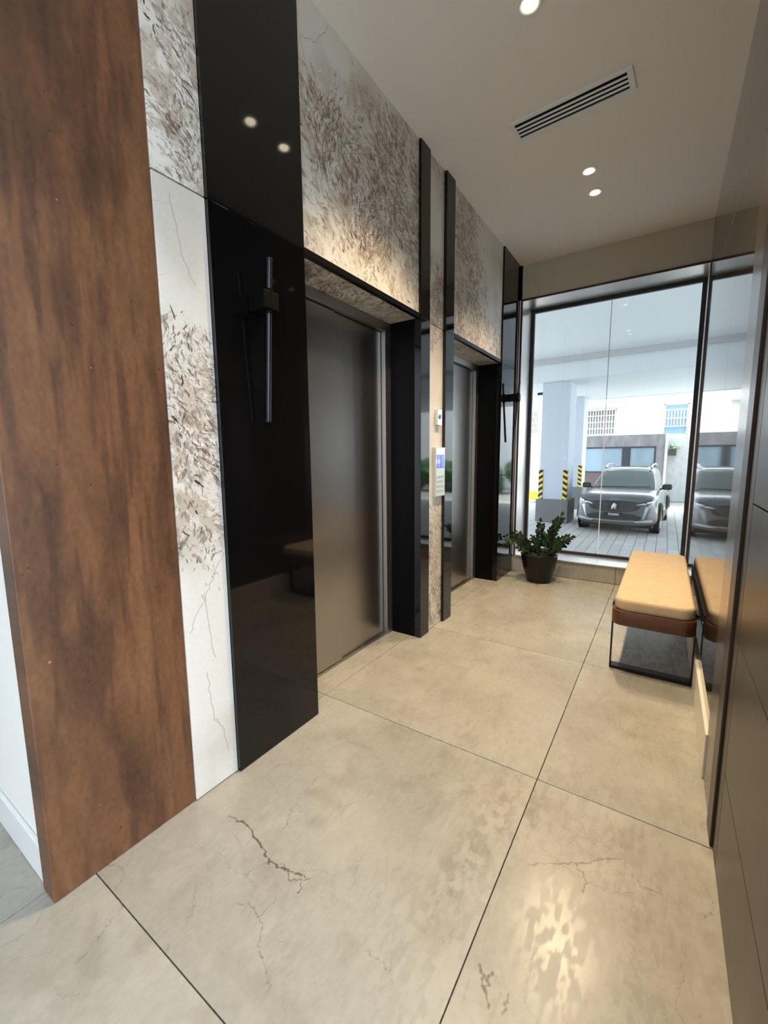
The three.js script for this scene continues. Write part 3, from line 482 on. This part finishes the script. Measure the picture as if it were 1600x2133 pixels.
// gatehouse behind the car
{
  const h = thing('gatehouse', 'low grey gatehouse with dark framed windows behind the car', 'building', [0, 0, 0]);
  const c = canvasOf(512, 512), n = makeNoise(7); paint(c, (i, j) => { const f = (n.fbm(i * 0.02, j * 0.008, 5) - 0.5) * 46; return [132 + f, 131 + f, 132 + f]; });
  const gm = mat([0.85, 0.85, 0.87], 0.9); gm.map = tex(c, true, [0.6, 0.6]);
  const dm = mat([0.03, 0.032, 0.04], 0.4), z = -18, gl = phys([0.27, 0.37, 0.44], 0.06, 0.3, {});
  part('fascia', box(-2.62, 0.3, 1.67, 2.14, z - 2.5, z, 0.01), gm, h); part('pier', box(0.02, 0.3, GY, 1.67, z - 2.5, z, 0.01), gm, h, 'end pier');
  part('low_wall', box(-2.62, 0.02, GY, 0.62, z - 2.5, z - 0.02, 0.01), mat([0.11, 0.085, 0.085], 0.8), h); part('rear_wall', box(-2.6, 0.02, 0.62, 1.67, z - 2.5, z - 2.4, 0), mat([0.4, 0.42, 0.45], 0.9), h);
  for (const [a, b] of [[-2.56, -1.08], [-0.9, 0.02]]) {
    const f = part('window', [box(a, a + 0.06, 0.62, 1.67, z - 0.08, z - 0.01, 0.004), box(b - 0.06, b, 0.62, 1.67, z - 0.08, z - 0.01, 0.004), box(a + 0.06, b - 0.06, 1.61, 1.67, z - 0.08, z - 0.01, 0.004), box(a + 0.06, b - 0.06, 0.62, 0.67, z - 0.08, z - 0.01, 0.004)], dm, h);
    part('pane', box(a + 0.06, b - 0.06, 0.67, 1.61, z - 0.05, z - 0.044, 0), gl, f);
  }
  part('mullion_post', box(-1.08, -0.9, 0.62, 1.67, z - 0.12, z - 0.005, 0.004), dm, h); part('left_post', box(-2.62, -2.56, 0.62, 1.67, z - 0.12, z - 0.005, 0.004), dm, h);
  const d = thing('downpipe', 'white drain pipe at the end of the gatehouse', 'pipe', [0.345, GY, -17.95]);
  part('pipe', bar(V(0, 0, 0), V(0, 2.75, 0), 0.035, 14), mat([0.85, 0.86, 0.86], 0.4), d); part('bracket', [0.6, 1.5, 2.3].map(y => bar(V(-0.044, y, 0), V(0.04, y, 0), 0.008, 6)), dm, d);
  const b = struct('boundary_wall', 'pale grey rendered boundary wall beside the gatehouse');
  const wm = mat([1, 1, 1], 0.9); wm.map = tex(speckle([176, 180, 178], 22, 13), true, [0.5, 0.5]);
  part('render', [box(0.36, 2.2, GY, 2.04, -19.7, -19.4, 0.01), box(-12, -2.62, GY, 2.1, -19.7, -19.4, 0.01)], wm, b);
  const p = thing('wall_planter', 'small dark wall planter with a leafy plant on the boundary wall', 'planter', [0.56, 1.3, -19.4]);
  part('trough', box(-0.13, 0.13, 0, 0.26, 0.001, 0.2, 0.01), mat([0.05, 0.06, 0.05], 0.6), p); const lf = []; seed = 5; for (let k = 0; k < 14; k++) { const g = new THREE.SphereGeometry(1, 6, 4); g.scale(0.09, 0.015, 0.035); g.rotateZ(rr(-0.5, 0.7)); g.rotateY(rr(0, 6.3)); g.translate(rr(-0.15, 0.22), rr(0.27, 0.42), rr(0.03, 0.2)); lf.push(g); } part('foliage', lf, mat([0.25, 0.38, 0.18], 0.6), p);
}
// white house beyond
{
  const h = thing('white_building', 'bright white building with barred windows beyond the gatehouse', 'building', [0, 0, 0]);
  const wm = mat([0.9, 0.9, 0.88], 0.9), z = -24, bm = mat([0.88, 0.9, 0.92], 0.5);
  const W = [[-3.4, -1.96, 2.42, 3.76, [0.2, 0.2, 0.18]], [0.13, 1.15, 2.3, 3.83, [0.17, 0.27, 0.42]], [-6.9, -5.9, 2.6, 3.9, [0.25, 0.27, 0.28]]];
  // wall as piers and bands round the openings
  const xs = [-14, -6.9, -5.9, -3.4, -1.96, 0.13, 1.15, 14], pieces = [];
  for (let i = 0; i < xs.length - 1; i++) { const w = W.find(q => q[0] === xs[i]); if (w) { pieces.push(box(xs[i], xs[i + 1], GY, w[2], z - 0.3, z, 0), box(xs[i], xs[i + 1], w[3], 12, z - 0.3, z, 0)); } else pieces.push(box(xs[i], xs[i + 1], GY, 12, z - 0.3, z, 0)); }
  part('wall', pieces, wm, h);
  for (const [a, b, c, d, col] of W) {
    const f = part('window', [box(a, a + 0.05, c, d, z - 0.2, z - 0.12, 0), box(b - 0.05, b, c, d, z - 0.2, z - 0.12, 0), box(a, b, d - 0.05, d, z - 0.2, z - 0.12, 0), box(a, b, c, c + 0.05, z - 0.2, z - 0.12, 0)], bm, h);
    part('pane', box(a + 0.05, b - 0.05, c + 0.05, d - 0.05, z - 0.18, z - 0.15, 0), mat(col, 0.3), f);
    const blue = col[2] > 0.4, y0 = blue ? c + 0.42 : c, y1 = blue ? d - 0.3 : d;
    const n = blue ? 8 : 11;
    for (let k = 0; k < n; k++) { const x = a + (b - a) * (k + 0.5) / n; part('window_bar', bar(V(x, y0, z + 0.05), V(x, y1, z + 0.05), 0.022, 6), bm, h); }
    for (const q of blue ? [0, 0.5, 1] : [0, 0.25, 0.5, 0.75, 1]) { const y = y0 + (y1 - y0) * q; part('window_bar', bar(V(a, y, z + 0.05), V(b, y, z + 0.05), 0.022, 6), bm, h); }
  }
  const fl = part('awning', box(-3.43, -1.48, 3.78, 3.83, z, z + 0.6, 0.005), mat([0.6, 0.58, 0.55], 0.7), h, 'thin grey awning over the barred window');
  for (const x of [-3.3, -1.6]) part('awning_arm', bar(V(x, 3.62, z), V(x, 3.78, z + 0.55), 0.015, 6), mat([0.4, 0.4, 0.4], 0.5), fl);
}
// hedge and railing (seen mirrored in the far granite panel)
{
  const hd = thing('hedge', 'green hedge behind the railing, mirrored in the far granite panel', 'hedge', [6, GY, -20.2]); seed = 31;
  const base = new THREE.IcosahedronGeometry(1, 2), gs = []; for (let k = 0; k < 26; k++) { const g = base.clone(); const q = g.attributes.position; for (let i = 0; i < q.count; i++) { const s = 1 + 0.18 * Math.sin(q.getX(i) * 9 + k) * Math.cos(q.getY(i) * 8 + q.getZ(i) * 7); q.setXYZ(i, q.getX(i) * s, q.getY(i) * s, q.getZ(i) * s); } g.computeVertexNormals(); const sc = rr(0.45, 0.7); g.scale(sc, sc * 1.1, sc); g.translate(rr(-3.4, 4), rr(0.4, 1.3), rr(-0.4, 0.4)); gs.push(g); }
  part('foliage', gs, mat([0.07, 0.16, 0.06], 0.8), hd);
  const r = thing('railing', 'dark metal railing before the hedge', 'railing', [6, GY, -19.2]);
  part('top_rail', bar(V(-3.7, 1.0, 0), V(4, 1.0, 0), 0.025, 8), M.black, r); part('bottom_rail', bar(V(-3.7, 0.12, 0), V(4, 0.12, 0), 0.02, 8), M.black, r);
  for (let k = 0; k < 40; k++) part('baluster', bar(V(-3.7 + k * 0.197, k % 10 ? 0.12 : 0, 0), V(-3.7 + k * 0.197, 1.0, 0), 0.012, 6), M.black, r);
}
// ---------------------------------------------------------------- the parked car
{
  const car = thing('car', 'dark grey sport utility car parked nose towards the window', 'car', [-0.625, GY, -9.9], -0.055);
  const paintM = phys([0.105, 0.115, 0.118], 0.32, 0.4, { clearcoat: 0.6, clearcoatRoughness: 0.08 }), trim = mat([0.012, 0.013, 0.014], 0.5), glassM = phys([0.1, 0.13, 0.13], 0.04, 0.25, { clearcoat: 1, clearcoatRoughness: 0.02 }), silver = mat([0.7, 0.72, 0.74], 0.25, 0.8);
  // loft through stations [z, half width, bottom, top, squareness]
  function loft(st, n = 40, cap = true) {
    const P = [], I = [];
    st.forEach(([z, w, y0, y1, e, wTop = 1]) => { for (let k = 0; k < n; k++) { const a = k / n * Math.PI * 2, c = Math.cos(a), s = Math.sin(a), yy = Math.sign(s) * Math.abs(s) ** (2 / e); let x = Math.sign(c) * Math.abs(c) ** (2 / e) * w; x *= 1 + (wTop - 1) * (yy * 0.5 + 0.5); P.push(x, (y0 + y1) / 2 + yy * (y1 - y0) / 2, z); } });
    for (let i = 0; i < st.length - 1; i++) for (let k = 0; k < n; k++) { const a = i * n + k, b = i * n + (k + 1) % n; I.push(a, b, a + n, b, b + n, a + n); }
    if (cap) for (const [o, f] of [[0, 1], [(st.length - 1) * n, 0]]) for (let k = 1; k < n - 1; k++) f ? I.push(o, o + k + 1, o + k) : I.push(o, o + k, o + k + 1);
    const g = new THREE.BufferGeometry(); g.setAttribute('position', new THREE.Float32BufferAttribute(P, 3)); g.setIndex(I); g.computeVertexNormals(); return g;
  }
  const bodyG = loft([[0.0, 0.50, 0.36, 0.74, 4], [-0.025, 0.64, 0.30, 0.82, 4.5], [-0.08, 0.76, 0.26, 0.90, 5], [-0.17, 0.84, 0.24, 0.955, 5.5, 0.97], [-0.34, 0.895, 0.23, 0.995, 6, 0.95], [-0.6, 0.915, 0.23, 1.025, 6, 0.94], [-1.0, 0.92, 0.23, 1.055, 6, 0.93], [-1.4, 0.92, 0.23, 1.08, 6, 0.93], [-2.5, 0.92, 0.23, 1.08, 6, 0.93], [-3.6, 0.92, 0.25, 1.08, 6, 0.93], [-4.1, 0.9, 0.3, 1.05, 6, 0.92], [-4.35, 0.84, 0.35, 1.0, 5, 0.92], [-4.45, 0.7, 0.42, 0.9, 4]], 64);
  const body = part('body', bodyG, paintM, car);
  const cabG = loft([[-1.25, 0.76, 0.95, 1.06, 5, 0.96], [-1.5, 0.78, 0.95, 1.2, 5, 0.92], [-1.8, 0.78, 0.95, 1.38, 5, 0.87], [-2.1, 0.78, 0.95, 1.53, 5, 0.83], [-2.35, 0.78, 0.95, 1.59, 5, 0.81], [-2.8, 0.78, 0.95, 1.62, 5, 0.81], [-3.5, 0.77, 0.95, 1.605, 5, 0.81], [-4.0, 0.74, 0.95, 1.53, 5, 0.81], [-4.3, 0.7, 0.95, 1.2, 5, 0.85]], 56);
  const cab = part('cabin', cabG, paintM, car);
  const rc = new THREE.Raycaster(), bm = new THREE.Mesh(bodyG, new THREE.MeshBasicMaterial({ side: THREE.DoubleSide })), cm = new THREE.Mesh(cabG, new THREE.MeshBasicMaterial({ side: THREE.DoubleSide })); bm.updateMatrixWorld(); cm.updateMatrixWorld();
  // a piece laid on the body: rows of top and bottom outlines in two axes, cast along dir
  function patch(target, top, bot, from, dir, off = 0.006, rows = 6, cols = 24, th = 0.01) {
    const lerpLine = (L, t) => { const f = t * (L.length - 1), i = Math.min(Math.floor(f), L.length - 2), q = f - i; return [L[i][0] + (L[i + 1][0] - L[i][0]) * q, L[i][1] + (L[i + 1][1] - L[i][1]) * q]; };
    const P = [], Q = [], I = []; let last = null;
    for (let r = 0; r <= rows; r++) for (let c = 0; c <= cols; c++) { const a = lerpLine(top, c / cols), b = lerpLine(bot, c / cols), u = a[0] + (b[0] - a[0]) * r / rows, v = a[1] + (b[1] - a[1]) * r / rows; rc.set(from(u, v), dir); const h = rc.intersectObject(target)[0]; const p = h ? h.point.clone() : last.clone(); last = p; const o = p.clone().addScaledVector(dir, -off), o2 = p.clone().addScaledVector(dir, th); P.push(o.x, o.y, o.z); Q.push(o2.x, o2.y, o2.z); }
    const n = (rows + 1) * (cols + 1), C = cols + 1; const all = [...P, ...Q];
    for (let r = 0; r < rows; r++) for (let c = 0; c < cols; c++) { const a = r * C + c; I.push(a, a + C, a + 1, a + 1, a + C, a + C + 1); I.push(n + a, n + a + 1, n + a + C, n + a + 1, n + a + C + 1, n + a + C); }
    const edge = []; for (let c = 0; c < cols; c++) edge.push([c, c + 1], [rows * C + c + 1, rows * C + c]); for (let r = 0; r < rows; r++) edge.push([(r + 1) * C, r * C], [r * C + cols, (r + 1) * C + cols]);
    for (const [a, b] of edge) I.push(a, b, n + a, b, n + b, n + a);
    const g = new THREE.BufferGeometry(); g.setAttribute('position', new THREE.Float32BufferAttribute(all, 3)); g.setIndex(I); return toCreasedNormals(g.toNonIndexed(), 0.7);
  }
  const F = (x, y) => V(x, y, 1), Fd = V(0, 0, -1), flip = L => L.map(([x, y]) => [-x, y]);
  const front = (top, bot, off, rows, cols) => patch(bm, top, bot, F, Fd, off, rows, cols);
  // grille: wide dark shield with fine bright blocks
  part('grille', front([[-0.62, 0.80], [-0.3, 0.835], [0, 0.84], [0.3, 0.835], [0.62, 0.80]], [[-0.5, 0.63], [-0.3, 0.585], [0, 0.575], [0.3, 0.585], [0.5, 0.63]], 0.006, 6, 30), trim, car, 'wide dark front grille');
  const gr = car.children[car.children.length - 1], fins = [];
  for (let r = 0; r < 5; r++) for (let k = -8; k <= 8; k++) { const y = 0.62 + r * 0.042, x = k * 0.058 + (r % 2) * 0.029; if (Math.abs(x) < 0.12 && y > 0.64 && y < 0.8) continue; if (Math.abs(x) > 0.47 - (0.8 - y) * 0.4) continue; rc.set(F(x, y), Fd); const h = rc.intersectObject(bm)[0]; fins.push(box(x - 0.012, x + 0.012, y - 0.004, y + 0.004, h.point.z + 0.004, h.point.z + 0.014, 0)); }
  part('grille_fins', fins, mat([0.3, 0.32, 0.33], 0.3, 0.8), gr);
  // emblem: small upright heraldic beast in bright metal
  { const s = new THREE.Shape(); [[-0.05, -0.06], [-0.03, -0.02], [-0.045, 0.0], [-0.02, 0.015], [-0.01, 0.05], [0.015, 0.06], [0.03, 0.045], [0.02, 0.03], [0.055, 0.035], [0.05, 0.02], [0.02, 0.01], [0.05, -0.005], [0.045, -0.02], [0.015, -0.015], [0.035, -0.045], [0.055, -0.06], [0.03, -0.06], [0.0, -0.025], [-0.02, -0.06]].forEach((q, i) => i ? s.lineTo(...q) : s.moveTo(...q)); const g = new THREE.ExtrudeGeometry(s, { depth: 0.012, bevelEnabled: true, bevelSize: 0.003, bevelThickness: 0.003, bevelSegments: 1 }); g.scale(1.15, 1.15, 1); g.translate(0, 0.715, 0.008); part('emblem', g, M.chrome, car, 'bright metal emblem'); }
  part('hood_lettering', [-0.09, -0.06, -0.03, 0, 0.03, 0.06, 0.09].map(x => { rc.set(F(x, 0.872), Fd); const h = rc.intersectObject(bm)[0]; return box(x - 0.009, x + 0.009, 0.866, 0.88, h.point.z - 0.002, h.point.z + 0.008, 0.001); }), silver, car);
  for (const s of [1, -1]) {
    const fx = s > 0 ? (L) => L : flip;
    const hl = part('headlight', front(fx([[0.5, 0.80], [0.66, 0.865], [0.80, 0.90]]), fx([[0.47, 0.735], [0.66, 0.74], [0.82, 0.80]]), 0.008, 4, 10), phys([0.05, 0.055, 0.06], 0.05, 0.3, { clearcoat: 1 }), car, 'slim dark headlight');
    part('light_strip', front(fx([[0.48, 0.76], [0.6, 0.80], [0.66, 0.80]]), fx([[0.48, 0.745], [0.6, 0.775], [0.66, 0.77]]), 0.014, 1, 6), mat([0.9, 0.92, 0.95], 0.2, 0.6), hl); part('lamp_lens', front(fx([[0.68, 0.825], [0.8, 0.86]]), fx([[0.68, 0.79], [0.8, 0.825]]), 0.014, 1, 6), mat([0.9, 0.92, 0.95], 0.2, 0.6), hl);
    part('running_light', front(fx([[0.66, 0.72], [0.73, 0.70]]), fx([[0.60, 0.42], [0.63, 0.42]]), 0.008, 8, 3), mat([0.45, 0.47, 0.5], 0.25, 0.6), car);
    part('bumper_cheek', front(fx([[0.745, 0.68], [0.84, 0.70]]), fx([[0.66, 0.40], [0.83, 0.42]]), 0.005, 6, 4), mat([0.16, 0.17, 0.18], 0.3, 0.5), car);
    part('skid_trim', front(fx([[0.46, 0.36], [0.66, 0.405], [0.82, 0.41]]), fx([[0.46, 0.335], [0.62, 0.34], [0.8, 0.36]]), 0.02, 2, 8), silver, car, 'silver lower bumper trim');
    // mirrors, rails, side glass, wheels
    const mg = new RoundedBoxGeometry(0.22, 0.15, 0.12, 3, 0.05); mg.rotateY(s * 0.15); mg.translate(s * 0.965, 1.1, -1.72); const mi = part('door_mirror', mg, s > 0 ? trim : trim, car); part('mirror_arm', bar(V(s * 0.8, 1.03, -1.72), V(s * 0.9, 1.07, -1.72), 0.022, 8), trim, mi);
    part('roof_rail', tube([V(s * 0.55, 1.58, -2.15), V(s * 0.57, 1.66, -2.5), V(s * 0.57, 1.67, -3.3), V(s * 0.55, 1.6, -3.95)], 0.022, 24, 8), silver, car);
    part('side_window', patch(cm, [[-1.62, 1.17], [-2.1, 1.44], [-2.6, 1.53], [-3.4, 1.52], [-3.9, 1.42]], [[-1.5, 1.10], [-2.1, 1.11], [-2.7, 1.11], [-3.4, 1.12], [-4.0, 1.2]], (z, y) => V(s * 2, y, z), V(-s, 0, 0), 0.004, 5, 20), glassM, car);
    for (const z of [-0.92, -3.6]) {
      const tyre = new THREE.LatheGeometry([[0.22, -0.1], [0.3, -0.112], [0.335, -0.1], [0.345, -0.06], [0.345, 0.06], [0.335, 0.1], [0.3, 0.112], [0.22, 0.1]].map(q => new THREE.Vector2(...q)), 36); tyre.rotateZ(Math.PI / 2); tyre.translate(s * 0.81, 0.345, z);
      const t = part('wheel', tyre, mat([0.015, 0.015, 0.016], 0.8, 0, { side: THREE.DoubleSide }), car);
      const sp = [cyl(0.05, 0.05, 0.03, 16).rotateZ(Math.PI / 2)]; for (let k = 0; k < 10; k++) { const b = box(-0.01, 0.01, 0.04, 0.225, -0.018, 0.018, 0.004); b.rotateX(k * Math.PI / 5); sp.push(b); } sp.push(new THREE.TorusGeometry(0.222, 0.018, 8, 32).rotateY(Math.PI / 2)); part('rim', sp.map(q => (q.index ? q.toNonIndexed() : q).translate(s * 0.905, 0.345, z)), mat([0.55, 0.57, 0.6], 0.3, 0.9), t);
      const ar = []; for (let k = 0; k <= 14; k++) { const a = Math.PI * k / 14; ar.push(V(s * 0.917, 0.34 + 0.385 * Math.sin(a), z + 0.385 * Math.cos(a))); } part('arch_trim', tube(ar, 0.032, 28, 8), trim, car); const wd = cyl(0.375, 0.375, 0.02, 32); wd.rotateZ(Math.PI / 2); wd.translate(s * 0.905, 0.345, z); part('wheel_well', wd, mat([0.004, 0.004, 0.004], 0.9), car);
    }
    part('sill_cladding', box(s > 0 ? 0.86 : -0.93, s > 0 ? 0.93 : -0.86, 0.24, 0.40, -3.2, -1.32, 0.03, 2), trim, car);
    part('door_handle', [-2.2, -3.1].map(z => box(s > 0 ? 0.915 : -0.945, s > 0 ? 0.945 : -0.915, 0.9, 0.925, z, z + 0.2, 0.01, 2)), paintM, car);
  }
  part('lower_intake', front([[-0.6, 0.47], [-0.44, 0.53], [0, 0.535], [0.44, 0.53], [0.6, 0.47]], [[-0.56, 0.41], [-0.5, 0.385], [0, 0.38], [0.5, 0.385], [0.56, 0.41]], 0.007, 3, 24), trim, car);
  part('lower_lip', front([[-0.62, 0.38], [0, 0.352], [0.62, 0.38]], [[-0.6, 0.362], [0, 0.34], [0.6, 0.362]], 0.02, 1, 24), silver, car);
  { const c = canvasOf(256, 64), x = c.getContext('2d'); x.fillStyle = '#0c0d10'; x.fillRect(0, 0, 256, 64); x.fillStyle = '#f4f4f4'; x.font = 'bold 46px sans-serif'; x.textAlign = 'center'; x.fillText('TCXHH', 128, 49); const m = mat([1, 1, 1], 0.4); m.map = tex(c); part('number_plate', uvFit(box(-0.2, 0.2, 0.462, 0.56, 0.012, 0.022, 0.003), 'z', -0.2, 0.2, 0.462, 0.56), m, car, 'black number plate with white characters'); }
  // windscreen
  part('windscreen', patch(cm, [[-0.58, 1.505], [-0.3, 1.53], [0, 1.535], [0.3, 1.53], [0.58, 1.505]], [[-0.71, 1.105], [-0.4, 1.09], [0, 1.085], [0.4, 1.09], [0.71, 1.105]], (x, y) => V(x, y, 1), Fd, 0.004, 10, 24), glassM, car, 'grey green windscreen');
  part('roof_panel', patch(cm, [[-0.44, -2.4], [0.44, -2.4]], [[-0.44, -3.8], [0.44, -3.8]], (x, z) => V(x, 3, z), V(0, -1, 0), 0.004, 8, 12), glassM, car, 'dark glass roof');
  part('wiper', [tube([V(-0.1, 1.1, -1.24), V(0.3, 1.115, -1.24), V(0.62, 1.12, -1.3)], 0.01, 12, 6), tube([V(-0.6, 1.1, -1.28), V(-0.3, 1.11, -1.24), V(0.05, 1.11, -1.235)], 0.01, 12, 6)], trim, car);
  part('underbody', box(-0.8, 0.8, 0.16, 0.26, -4.2, -0.35, 0.03), trim, car);
}

scene.traverse(o => { if (o.isMesh) { o.castShadow = true; o.receiveShadow = true; } });
renderer.render(scene, camera);
